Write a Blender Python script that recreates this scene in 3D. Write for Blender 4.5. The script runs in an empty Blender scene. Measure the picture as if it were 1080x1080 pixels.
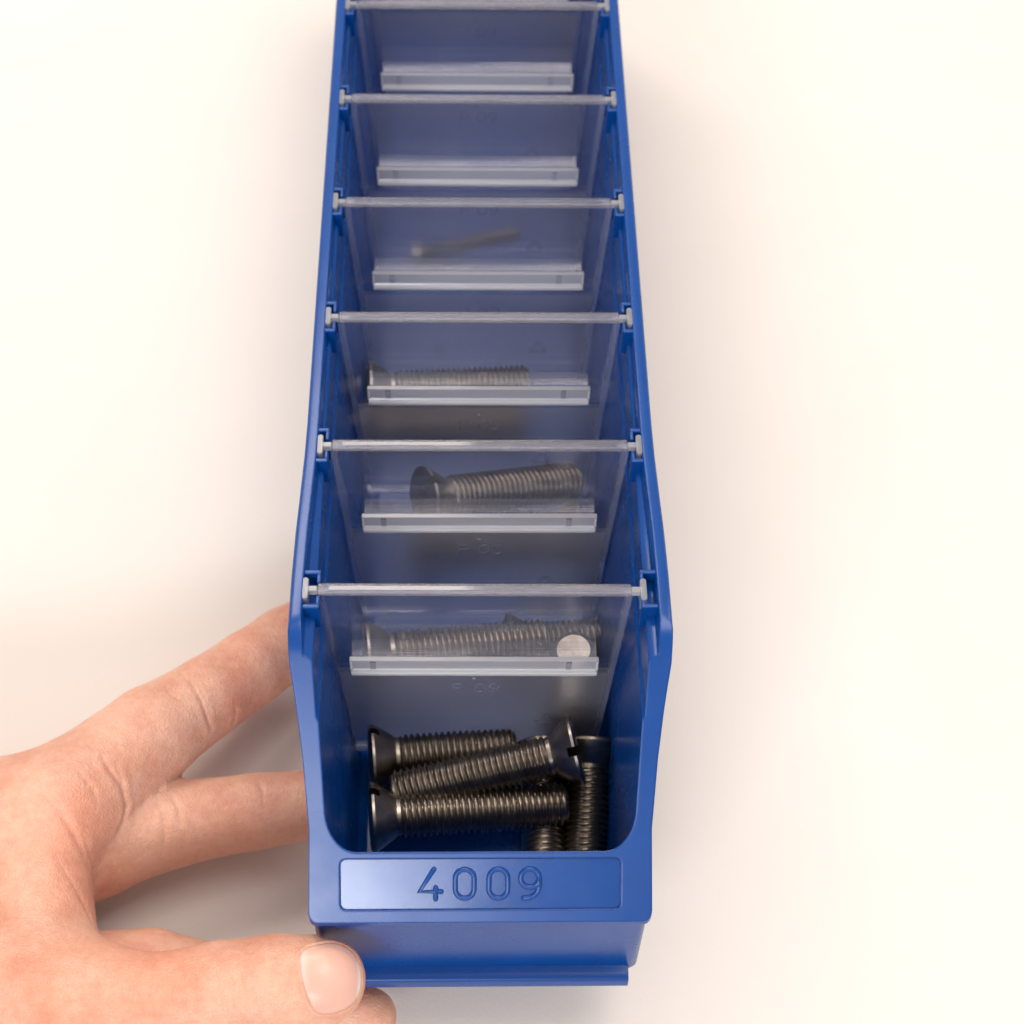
import bpy, bmesh, math, random
import numpy as np
from mathutils import Matrix, Vector
from mathutils.bvhtree import BVHTree

random.seed(7)
MM = 0.001
scene = bpy.context.scene
COL = scene.collection

# ------------------------------------------------------------------ frame
# Bin frame, in millimetres: x right, y away from the viewer (0 = front of the
# bin), z up (0 = rim).  The bin's front is held 32 mm above the table.
TILT = math.asin(0.0802)
BIN = Matrix.Translation((0, 0, 0.1265)) @ Matrix.Rotation(-TILT, 4, 'X')

# camera described in the bin frame
F = 1858.0
fy = Vector((-47.0, 2562.0, F)).normalized()          # bin +y seen in camera (right, up, forward)
fx = Vector((1.0, 0.0, 47.0 / F)).normalized()
fz = Vector((0, 0, 0))
# camera coords are (right, up, fwd): left handed, so z = -(x cross y)
fz = -(fx.cross(fy))
right = Vector((fx.x, fy.x, fz.x)); up = Vector((fx.y, fy.y, fz.y)); fwd = Vector((fx.z, fy.z, fz.z))
CAM = Vector((0.0, -176.0, 366.7))
_p = Vector((0, 66.5, 0))
CAM.x = 0
_d = (_p - CAM)
CAM.x = (right.dot(_d) + 33.0 / F * fwd.dot(_d)) / (right.x + 33.0 / F * fwd.x)


def at(px, py, h):
    """point of the bin frame (mm) at depth h below the rim that the photo shows at px, py"""
    r = right * ((px - 540) / F) - up * ((py - 540) / F) + fwd
    t = (-h - CAM.z) / r.z
    return CAM + r * t


def px_scale(p):
    return F / fwd.dot(Vector(p) - CAM)


# ------------------------------------------------------------------ materials
def new_mat(name):
    m = bpy.data.materials.new(name)
    m.use_nodes = True
    nt = m.node_tree
    for n in list(nt.nodes):
        nt.nodes.remove(n)
    out = nt.nodes.new('ShaderNodeOutputMaterial')
    return m, nt, out


def node(nt, t, **kw):
    n = nt.nodes.new(t)
    for k, v in kw.items():
        if k.startswith('i_'):
            n.inputs[k[2:].replace('_', ' ')].default_value = v
        else:
            setattr(n, k, v)
    return n


def noise_node(nt, scale, detail=3, rough=0.5, vec=None):
    n = node(nt, 'ShaderNodeTexNoise')
    n.inputs['Scale'].default_value = scale
    n.inputs['Detail'].default_value = detail
    n.inputs['Roughness'].default_value = rough
    if vec is not None:
        nt.links.new(vec, n.inputs['Vector'])
    return n


def ramp(nt, fac, stops):
    r = node(nt, 'ShaderNodeValToRGB')
    e = r.color_ramp.elements
    while len(e) < len(stops):
        e.new(0.5)
    for el, (p, c) in zip(e, stops):
        el.position = p
        el.color = (c[0], c[1], c[2], 1)
    nt.links.new(fac, r.inputs[0])
    return r


def blue_plastic(name, base, rough, bevel=0.0007, grain=0.03, spec=0.40):
    m, nt, out = new_mat(name)
    b = node(nt, 'ShaderNodeBsdfPrincipled')
    tc = node(nt, 'ShaderNodeTexCoord')
    n1 = noise_node(nt, 60, 4, 0.6, tc.outputs['Object'])
    c = ramp(nt, n1.outputs['Fac'], [(0.3, [x * 0.93 for x in base]), (0.7, [x * 1.06 for x in base])])
    vo = node(nt, 'ShaderNodeTexVoronoi'); vo.inputs['Scale'].default_value = 75
    nt.links.new(tc.outputs['Object'], vo.inputs['Vector'])
    dr = node(nt, 'ShaderNodeMapRange'); dr.inputs['From Min'].default_value = 0.008; dr.inputs['From Max'].default_value = 0.016
    dr.inputs['To Min'].default_value = 0.55; dr.inputs['To Max'].default_value = 0.0
    nt.links.new(vo.outputs['Distance'], dr.inputs['Value'])
    sp = node(nt, 'ShaderNodeMixRGB'); sp.inputs[2].default_value = (0.45, 0.48, 0.55, 1)
    nt.links.new(dr.outputs['Result'], sp.inputs[0]); nt.links.new(c.outputs['Color'], sp.inputs[1])
    nt.links.new(sp.outputs[0], b.inputs['Base Color'])
    n2 = noise_node(nt, 25, 5, 0.65, tc.outputs['Object'])
    mr = node(nt, 'ShaderNodeMapRange')
    mr.inputs['From Min'].default_value = 0.3; mr.inputs['From Max'].default_value = 0.7
    mr.inputs['To Min'].default_value = rough - 0.03; mr.inputs['To Max'].default_value = rough + 0.05
    nt.links.new(n2.outputs['Fac'], mr.inputs['Value'])
    nt.links.new(mr.outputs['Result'], b.inputs['Roughness'])
    b.inputs['IOR'].default_value = 1.5
    b.inputs['Specular IOR Level'].default_value = spec
    b.inputs['Subsurface Weight'].default_value = 0.0
    bev = node(nt, 'ShaderNodeBevel', samples=6)
    bev.inputs['Radius'].default_value = bevel
    n3 = noise_node(nt, 1600, 2, 0.5, tc.outputs['Object'])
    bmp = node(nt, 'ShaderNodeBump')
    bmp.inputs['Strength'].default_value = grain
    bmp.inputs['Distance'].default_value = 0.0002
    nt.links.new(n3.outputs['Fac'], bmp.inputs['Height'])
    nt.links.new(bev.outputs['Normal'], bmp.inputs['Normal'])
    nt.links.new(bmp.outputs['Normal'], b.inputs['Normal'])
    nt.links.new(b.outputs[0], out.inputs[0])
    return m


BLUE = (0.0006, 0.052, 0.255)
M_BLUE = blue_plastic('blue_plastic', BLUE, 0.25)
M_PLATE = blue_plastic('blue_plastic_smooth', BLUE, 0.15, 0.0003, 0.03, 0.5)


def thin_fresnel(nt, ior):
    g = node(nt, 'ShaderNodeNewGeometry')
    mr = node(nt, 'ShaderNodeMapRange')
    mr.inputs['To Min'].default_value = ior; mr.inputs['To Max'].default_value = 1.0 / ior
    nt.links.new(g.outputs['Backfacing'], mr.inputs['Value'])
    fr = node(nt, 'ShaderNodeFresnel')
    nt.links.new(mr.outputs['Result'], fr.inputs['IOR'])
    return fr


def clear_plastic(name, haze, tint, rough=0.02):
    """clear sheet: fresnel reflection over a see-through body with a little haze and fine scratches"""
    m, nt, out = new_mat(name)
    tr = node(nt, 'ShaderNodeBsdfTransparent'); tr.inputs[0].default_value = (*tint, 1)
    gl = node(nt, 'ShaderNodeBsdfGlossy'); gl.inputs['Roughness'].default_value = rough
    gl.inputs['Color'].default_value = (0.95, 0.95, 1, 1)
    df = node(nt, 'ShaderNodeBsdfDiffuse'); df.inputs[0].default_value = (0.62, 0.64, 0.74, 1)
    tl = node(nt, 'ShaderNodeBsdfTranslucent'); tl.inputs[0].default_value = (0.62, 0.64, 0.74, 1)
    dm = node(nt, 'ShaderNodeMixShader'); dm.inputs[0].default_value = 0.5
    nt.links.new(df.outputs[0], dm.inputs[1]); nt.links.new(tl.outputs[0], dm.inputs[2])
    m1 = node(nt, 'ShaderNodeMixShader')
    tc = node(nt, 'ShaderNodeTexCoord')
    nz = noise_node(nt, 35, 5, 0.7, tc.outputs['Object'])
    mr = node(nt, 'ShaderNodeMapRange')
    mr.inputs['From Min'].default_value = 0.3; mr.inputs['From Max'].default_value = 0.75
    mr.inputs['To Min'].default_value = haze * 0.7; mr.inputs['To Max'].default_value = haze * 1.4
    nt.links.new(nz.outputs['Fac'], mr.inputs['Value'])
    nt.links.new(mr.outputs['Result'], m1.inputs[0])
    nt.links.new(tr.outputs[0], m1.inputs[1]); nt.links.new(dm.outputs[0], m1.inputs[2])
    fr = thin_fresnel(nt, 1.5)
    m2 = node(nt, 'ShaderNodeMixShader')
    nt.links.new(fr.outputs[0], m2.inputs[0])
    nt.links.new(m1.outputs[0], m2.inputs[1]); nt.links.new(gl.outputs[0], m2.inputs[2])
    nt.links.new(m2.outputs[0], out.inputs[0])
    return m


M_CLEAR = clear_plastic('clear_polystyrene', 0.042, (0.95, 0.95, 0.97))
M_RIB = clear_plastic('clear_polystyrene_rib', 0.17, (0.88, 0.88, 0.93), 0.1)


def frosted(name, refr_rough, haze, col, bump=0.0, trans=0.0, ior=1.35, gloss=None):
    m, nt, out = new_mat(name)
    rf = node(nt, 'ShaderNodeBsdfRefraction'); rf.inputs['Roughness'].default_value = refr_rough
    rf.inputs['IOR'].default_value = ior; rf.inputs['Color'].default_value = (0.95, 0.95, 0.97, 1)
    df = node(nt, 'ShaderNodeBsdfDiffuse'); df.inputs[0].default_value = (*col, 1)
    tl = node(nt, 'ShaderNodeBsdfTranslucent'); tl.inputs[0].default_value = (*col, 1)
    dm = node(nt, 'ShaderNodeMixShader'); dm.inputs[0].default_value = 0.5
    nt.links.new(df.outputs[0], dm.inputs[1]); nt.links.new(tl.outputs[0], dm.inputs[2])
    tr = node(nt, 'ShaderNodeBsdfTransparent'); tr.inputs[0].default_value = (0.95, 0.95, 0.98, 1)
    m0 = node(nt, 'ShaderNodeMixShader'); m0.inputs[0].default_value = trans
    nt.links.new(rf.outputs[0], m0.inputs[1]); nt.links.new(tr.outputs[0], m0.inputs[2])
    m1 = node(nt, 'ShaderNodeMixShader'); m1.inputs[0].default_value = haze
    nt.links.new(m0.outputs[0], m1.inputs[1]); nt.links.new(dm.outputs[0], m1.inputs[2])
    gl = node(nt, 'ShaderNodeBsdfGlossy'); gl.inputs['Roughness'].default_value = gloss or min(0.3, max(0.12, refr_rough * 0.6))
    fr = thin_fresnel(nt, 1.45)
    m2 = node(nt, 'ShaderNodeMixShader')
    nt.links.new(fr.outputs[0], m2.inputs[0])
    nt.links.new(m1.outputs[0], m2.inputs[1]); nt.links.new(gl.outputs[0], m2.inputs[2])
    if bump:
        tc = node(nt, 'ShaderNodeTexCoord')
        nz = noise_node(nt, 2200, 2, 0.6, tc.outputs['Object'])
        bp = node(nt, 'ShaderNodeBump'); bp.inputs['Strength'].default_value = bump
        bp.inputs['Distance'].default_value = 0.0003
        nt.links.new(nz.outputs['Fac'], bp.inputs['Height'])
        for s in (rf, df, gl):
            nt.links.new(bp.outputs['Normal'], s.inputs['Normal'])
    nt.links.new(m2.outputs[0], out.inputs[0])
    return m


M_FROST = frosted('frosted_polystyrene', 0.55, 0.15, (0.64, 0.62, 0.66), ior=1.12)
M_BAR = frosted('grained_polystyrene', 0.2, 0.20, (0.66, 0.65, 0.72), 0.3, 0.3)
M_LIP = frosted('glossy_polystyrene', 0.05, 0.34, (0.97, 0.97, 0.98), 0.0, 0.35)
M_STRIP = frosted('smooth_polystyrene', 0.05, 0.10, (0.7, 0.7, 0.76), 0.0, 0.2, gloss=0.06)
M_LUG = frosted('milky_polystyrene', 0.3, 0.42, (0.86, 0.86, 0.88), 0.0, 0.25)
M_EDGE = frosted('painted_highlight_polystyrene', 0.15, 0.75, (0.95, 0.95, 0.95), 0.0, 0.2)  # highlight lines on the lip edges, painted in as a milky near-white colour


def steel(name):
    m, nt, out = new_mat(name)
    b = node(nt, 'ShaderNodeBsdfPrincipled')
    tc = node(nt, 'ShaderNodeTexCoord')
    oi = node(nt, 'ShaderNodeObjectInfo')
    n1 = noise_node(nt, 180, 4, 0.6, tc.outputs['Object'])
    c = ramp(nt, n1.outputs['Fac'], [(0.25, (0.21, 0.18, 0.15)), (0.75, (0.38, 0.334, 0.285))])
    nt.links.new(c.outputs['Color'], b.inputs['Base Color'])
    b.inputs['Metallic'].default_value = 1.0
    mr = node(nt, 'ShaderNodeMapRange')
    mr.inputs['To Min'].default_value = 0.22; mr.inputs['To Max'].default_value = 0.42
    nt.links.new(n1.outputs['Fac'], mr.inputs['Value'])
    nt.links.new(mr.outputs['Result'], b.inputs['Roughness'])
    n2 = noise_node(nt, 1500, 3, 0.6, tc.outputs['Object'])
    bp = node(nt, 'ShaderNodeBump'); bp.inputs['Strength'].default_value = 0.12; bp.inputs['Distance'].default_value = 0.0002
    nt.links.new(n2.outputs['Fac'], bp.inputs['Height'])
    nt.links.new(bp.outputs['Normal'], b.inputs['Normal'])
    nt.links.new(b.outputs[0], out.inputs[0])
    return m


M_STEEL = steel('dull_steel')


def table_mat():
    m, nt, out = new_mat('white_laminate')
    b = node(nt, 'ShaderNodeBsdfPrincipled')
    tc = node(nt, 'ShaderNodeTexCoord')
    n1 = noise_node(nt, 9, 5, 0.6, tc.outputs['Object'])
    c = ramp(nt, n1.outputs['Fac'], [(0.3, (0.72, 0.665, 0.622)), (0.7, (0.75, 0.698, 0.660))])
    v = node(nt, 'ShaderNodeTexVoronoi'); v.inputs['Scale'].default_value = 7.5
    nt.links.new(tc.outputs['Object'], v.inputs['Vector'])
    mr = node(nt, 'ShaderNodeMapRange')
    mr.inputs['From Min'].default_value = 0.002; mr.inputs['From Max'].default_value = 0.009
    mr.inputs['To Min'].default_value = 0.25; mr.inputs['To Max'].default_value = 0.0
    nt.links.new(v.outputs['Distance'], mr.inputs['Value'])
    mx = node(nt, 'ShaderNodeMixRGB'); mx.inputs[2].default_value = (0.5, 0.45, 0.42, 1)
    nt.links.new(mr.outputs['Result'], mx.inputs[0]); nt.links.new(c.outputs['Color'], mx.inputs[1])
    nt.links.new(mx.outputs[0], b.inputs['Base Color'])
    b.inputs['Roughness'].default_value = 0.55
    b.inputs['Specular IOR Level'].default_value = 0.3
    n2 = noise_node(nt, 900, 3, 0.6, tc.outputs['Object'])
    bp = node(nt, 'ShaderNodeBump'); bp.inputs['Strength'].default_value = 0.25; bp.inputs['Distance'].default_value = 0.0003
    nt.links.new(n2.outputs['Fac'], bp.inputs['Height'])
    nt.links.new(bp.outputs['Normal'], b.inputs['Normal'])
    nt.links.new(b.outputs[0], out.inputs[0])
    return m


def skin_mat():
    m, nt, out = new_mat('skin')
    b = node(nt, 'ShaderNodeBsdfPrincipled')
    tc = node(nt, 'ShaderNodeTexCoord')
    n1 = noise_node(nt, 40, 4, 0.6, tc.outputs['Object'])
    c1 = ramp(nt, n1.outputs['Fac'], [(0.28, (0.66, 0.30, 0.205)), (0.5, (0.76, 0.43, 0.31)), (0.75, (0.81, 0.50, 0.37))])
    n2 = noise_node(nt, 420, 3, 0.6, tc.outputs['Object'])
    c2 = ramp(nt, n2.outputs['Fac'], [(0.25, (0.90, 0.84, 0.80)), (0.65, (1.0, 1.0, 1.0))])
    mx = node(nt, 'ShaderNodeMixRGB', blend_type='MULTIPLY'); mx.inputs[0].default_value = 1
    nt.links.new(c1.outputs['Color'], mx.inputs[1]); nt.links.new(c2.outputs['Color'], mx.inputs[2])
    n5 = noise_node(nt, 22, 3, 0.5, tc.outputs['Object'])
    r5 = node(nt, 'ShaderNodeMapRange'); r5.inputs['From Min'].default_value = 0.48; r5.inputs['From Max'].default_value = 0.68
    r5.inputs['To Max'].default_value = 0.75
    nt.links.new(n5.outputs['Fac'], r5.inputs['Value'])
    mp5 = node(nt, 'ShaderNodeMixRGB', blend_type='MULTIPLY'); mp5.inputs[2].default_value = (1.0, 0.74, 0.66, 1)
    nt.links.new(r5.outputs['Result'], mp5.inputs[0]); nt.links.new(mx.outputs[0], mp5.inputs[1])
    nt.links.new(mp5.outputs[0], b.inputs['Base Color'])
    b.inputs['Roughness'].default_value = 0.46
    b.inputs['Subsurface Weight'].default_value = 0.35
    b.inputs['Subsurface Radius'].default_value = (1.0, 0.35, 0.2)
    b.inputs['Subsurface Scale'].default_value = 0.0022
    b.inputs['Specular IOR Level'].default_value = 0.4
    v = node(nt, 'ShaderNodeTexVoronoi', feature='DISTANCE_TO_EDGE'); v.inputs['Scale'].default_value = 900
    nd = noise_node(nt, 250, 2, 0.5, tc.outputs['Object'])
    add = node(nt, 'ShaderNodeMixRGB', blend_type='ADD'); add.inputs[0].default_value = 0.004
    nt.links.new(tc.outputs['Object'], add.inputs[1]); nt.links.new(nd.outputs['Color'], add.inputs[2])
    nt.links.new(add.outputs[0], v.inputs['Vector'])
    r = node(nt, 'ShaderNodeMapRange'); r.inputs['From Max'].default_value = 0.25
    nt.links.new(v.outputs['Distance'], r.inputs['Value'])
    bp = node(nt, 'ShaderNodeBump'); bp.inputs['Strength'].default_value = 0.4; bp.inputs['Distance'].default_value = 0.00022
    nt.links.new(r.outputs['Result'], bp.inputs['Height'])
    n4 = noise_node(nt, 160, 4, 0.65, tc.outputs['Object'])
    bp2 = node(nt, 'ShaderNodeBump'); bp2.inputs['Strength'].default_value = 0.35; bp2.inputs['Distance'].default_value = 0.0007
    nt.links.new(n4.outputs['Fac'], bp2.inputs['Height']); nt.links.new(bp.outputs['Normal'], bp2.inputs['Normal'])
    mpl = node(nt, 'ShaderNodeMapping'); mpl.inputs['Scale'].default_value = (1500, 260, 260); mpl.inputs['Rotation'].default_value = (0, 0, math.radians(-22))
    nt.links.new(tc.outputs['Object'], mpl.inputs['Vector'])
    n6 = noise_node(nt, 1.0, 3, 0.6, mpl.outputs['Vector'])
    bp3 = node(nt, 'ShaderNodeBump'); bp3.inputs['Strength'].default_value = 0.22; bp3.inputs['Distance'].default_value = 0.00025
    nt.links.new(n6.outputs['Fac'], bp3.inputs['Height']); nt.links.new(bp2.outputs['Normal'], bp3.inputs['Normal'])
    nt.links.new(bp3.outputs['Normal'], b.inputs['Normal'])
    nt.links.new(b.outputs[0], out.inputs[0])
    return m


def nail_mat():
    m, nt, out = new_mat('fingernail')
    b = node(nt, 'ShaderNodeBsdfPrincipled')
    at_ = node(nt, 'ShaderNodeAttribute', attribute_name='along')
    c = ramp(nt, at_.outputs['Fac'], [(0.0, (0.80, 0.58, 0.52)), (0.16, (0.72, 0.41, 0.32)), (0.88, (0.74, 0.43, 0.345)),
                                      (0.95, (0.85, 0.72, 0.64))])
    nt.links.new(c.outputs['Color'], b.inputs['Base Color'])
    b.inputs['Roughness'].default_value = 0.36
    b.inputs['Subsurface Weight'].default_value = 0.25
    b.inputs['Subsurface Radius'].default_value = (1.0, 0.4, 0.3)
    b.inputs['Subsurface Scale'].default_value = 0.001
    tc = node(nt, 'ShaderNodeTexCoord')
    mp = node(nt, 'ShaderNodeMapping'); mp.inputs['Scale'].default_value = (60, 900, 400)
    nt.links.new(tc.outputs['Object'], mp.inputs['Vector'])
    nz = noise_node(nt, 1.0, 2, 0.5, mp.outputs['Vector'])
    bp = node(nt, 'ShaderNodeBump'); bp.inputs['Strength'].default_value = 0.2; bp.inputs['Distance'].default_value = 0.0002
    nt.links.new(nz.outputs['Fac'], bp.inputs['Height'])
    nt.links.new(bp.outputs['Normal'], b.inputs['Normal'])
    nt.links.new(b.outputs[0], out.inputs[0])
    return m


# ------------------------------------------------------------------ object helpers
def link_mesh(name, me, mat, parent=None):
    o = bpy.data.objects.new(name, me)
    COL.objects.link(o)
    if mat is not None and len(me.materials) == 0:
        me.materials.append(mat)
    if parent is not None:
        o.parent = parent
    return o


def mesh_from(name, verts, faces, smooth=False, scale=MM):
    me = bpy.data.meshes.new(name)
    me.from_pydata([(v[0] * scale, v[1] * scale, v[2] * scale) for v in verts], [], faces)
    bm = bmesh.new(); bm.from_mesh(me)
    bmesh.ops.recalc_face_normals(bm, faces=bm.faces)
    bm.to_mesh(me); bm.free()
    if smooth:
        me.polygons.foreach_set('use_smooth', [True] * len(me.polygons))
    me.update()
    return me


def empty(name, mat, label, cat, group=None):
    o = bpy.data.objects.new(name, None)
    o.empty_display_size = 0.01
    COL.objects.link(o)
    o.matrix_basis = mat
    o['label'] = label; o['category'] = cat
    if group:
        o['group'] = group
    return o


def smooth_by_angle(me, deg=35):
    bm = bmesh.new(); bm.from_mesh(me)
    for e in bm.edges:
        if len(e.link_faces) == 2:
            e.smooth = e.calc_face_angle(0) < math.radians(deg)
    for f in bm.faces:
        f.smooth = True
    bm.to_mesh(me); bm.free()


def apply_mods(o):
    dg = bpy.context.evaluated_depsgraph_get()
    ev = o.evaluated_get(dg)
    me = bpy.data.meshes.new_from_object(ev)
    o.modifiers.clear()
    old = o.data
    o.data = me
    return me


def rounded_rect(hx, y0, y1, r0, r1, n=8):
    """closed plan outline (x, y), counter clockwise; r0 = front corner radius, r1 = back"""
    pts = []
    for cx, cy, r, a0 in ((hx - r0, y0 + r0, r0, -90), (hx - r1, y1 - r1, r1, 0), (-hx + r1, y1 - r1, r1, 90), (-hx + r0, y0 + r0, r0, 180)):
        for i in range(n + 1):
            a = math.radians(a0 + 90 * i / n)
            pts.append((cx + r * math.cos(a), cy + r * math.sin(a)))
    return pts


def loft(levels):
    """levels: list of (z, outline); returns closed solid"""
    n = len(levels[0][1])
    verts, faces = [], []
    for z, pl in levels:
        verts += [(x, y, z) for x, y in pl]
    for k in range(len(levels) - 1):
        for i in range(n):
            j = (i + 1) % n
            faces.append((k * n + i, k * n + j, (k + 1) * n + j, (k + 1) * n + i))
    faces.append(tuple(range(n))[::-1])
    faces.append(tuple((len(levels) - 1) * n + i for i in range(n)))
    return verts, faces


def box_vf(x0, x1, y0, y1, z0, z1):
    v = [(x, y, z) for z in (z0, z1) for y in (y0, y1) for x in (x0, x1)]
    f = [(0, 2, 3, 1), (4, 5, 7, 6), (0, 1, 5, 4), (2, 6, 7, 3), (0, 4, 6, 2), (1, 3, 7, 5)]
    return v, f


def join_vf(parts):
    V, Fc = [], []
    for v, f in parts:
        o = len(V)
        V += list(v)
        Fc += [tuple(i + o for i in q) for q in f]
    return V, Fc


def bevel_mesh(me, w, seg=2, ang=40):
    bm = bmesh.new(); bm.from_mesh(me)
    bmesh.ops.remove_doubles(bm, verts=bm.verts, dist=1e-7)
    es = [e for e in bm.edges if len(e.link_faces) == 2 and e.calc_face_angle(0) > math.radians(ang)]
    res = bmesh.ops.bevel(bm, geom=es, offset=w * MM, segments=seg, profile=0.5, affect='EDGES', clamp_overlap=True)
    for f in bm.faces:
        f.smooth = False
    for f in res['faces']:
        f.smooth = True          # only the rounded edges: the flats stay flat and mirror cleanly
    bm.to_mesh(me); bm.free()
    return me


def tube_vf(pts, r, n=8, closed=False, flat=None):
    """tube along a polyline of Vectors; ends rounded by a small cap ring"""
    pts = [Vector(p) for p in pts]
    if not closed:
        d0 = (pts[0] - pts[1]).normalized(); d1 = (pts[-1] - pts[-2]).normalized()
        ring_pts = [(pts[0] + d0 * r * 0.95, 0.3), (pts[0] + d0 * r * 0.7, 0.72)] + [(p, 1.0) for p in pts] + [(pts[-1] + d1 * r * 0.7, 0.72), (pts[-1] + d1 * r * 0.95, 0.3)]
    else:
        ring_pts = [(p, 1.0) for p in pts]
    m = len(ring_pts)
    V, Fc = [], []
    up_ = flat if flat is not None else Vector((0, 0, 1))
    for i, (p, s) in enumerate(ring_pts):
        if closed:
            t = (ring_pts[(i + 1) % m][0] - ring_pts[i - 1][0]).normalized()
        else:
            t = (ring_pts[min(i + 1, m - 1)][0] - ring_pts[max(i - 1, 0)][0]).normalized()
        a = t.cross(up_).normalized(); b = a.cross(t).normalized()
        for k in range(n):
            an = 2 * math.pi * k / n
            V.append(p + (a * math.cos(an) + b * math.sin(an)) * r * s)
    for i in range(m if closed else m - 1):
        for k in range(n):
            i2 = (i + 1) % m; k2 = (k + 1) % n
            Fc.append((i * n + k, i * n + k2, i2 * n + k2, i2 * n + k))
    if not closed:
        Fc.append(tuple(range(n))[::-1]); Fc.append(tuple((m - 1) * n + k for k in range(n)))
    return V, Fc


# ------------------------------------------------------------------ table
def build_table():
    n = 60
    me = mesh_from('table_surface', [(-1500, -1200, 0), (1500, -1200, 0), (1500, 1800, 0), (-1500, 1800, 0),
                                     (-1500, -1200, -25), (1500, -1200, -25), (1500, 1800, -25), (-1500, 1800, -25)],
                   [(0, 1, 2, 3), (7, 6, 5, 4), (0, 4, 5, 1), (1, 5, 6, 2), (2, 6, 7, 3), (3, 7, 4, 0)])
    o = link_mesh('table_surface', me, table_mat())
    o['kind'] = 'structure'; o['label'] = 'plain white table surface under the blue bin'; o['category'] = 'table'


build_table()

# ------------------------------------------------------------------ the blue bin
PITCH = 45.6
DIV_Y = [67.0 + PITCH * i for i in range(7)]
BACK = 402.0
# outer half width by depth: (z, half at the front, half at the back)
OUT_PROF = [(0.0, 46.2, 45.0), (-0.25, 46.9, 45.6), (-0.8, 47.35, 46.0), (-5.8, 47.0, 45.7), (-9.0, 46.3, 44.9), (-14, 45.3, 44.4), (-22.2, 44.0, 43.6),
            (-34.6, 42.7, 42.6), (-51.0, 43.1, 42.6), (-52.8, 43.1, 42.6), (-53.2, 42.75, 42.5), (-70, 42.7, 42.3), (-91.3, 42.7, 42.0), (-93.0, 41.6, 41.0)]


def outer_outline(hf, hb, y0, y1, r=2.2, n=6):
    pts = []
    def arc(cx, cy, rr, a0):
        for i in range(n + 1):
            a = math.radians(a0 + 90 * i / n)
            pts.append((cx + rr * math.cos(a), cy + rr * math.sin(a)))
    arc(hf - r, y0 + r, r, -90)
    for y in (70, 84, 96, 108, 120):
        t = (y - 70) / 50.0; t = t * t * (3 - 2 * t)
        pts.append((hf + (hb - hf) * t, y))
    arc(hb - r, y1 - r, r, 0)
    arc(-hb + r, y1 - r, r, 90)
    for y in (120, 108, 96, 84, 70):
        t = (y - 70) / 50.0; t = t * t * (3 - 2 * t)
        pts.append((-(hf + (hb - hf) * t), y))
    arc(-hf + r, y0 + r, r, 180)
    return pts


def front_y(z):
    if z > -53.0:
        return 0.0
    return 2.8 + (-53 - z) * 0.03


CAV = [(2.0, 43.0), (0.0, 43.0), (-0.35, 42.75), (-1.0, 42.6), (-4.4, 42.2), (-4.8, 41.7), (-5.4, 41.3), (-15.0, 40.5), (-15.8, 39.9), (-40, 38.0), (-78, 35.8),
       (-83.5, 35.0), (-86.7, 33.8), (-88.4, 31.8), (-89.0, 29.0)]


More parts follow.
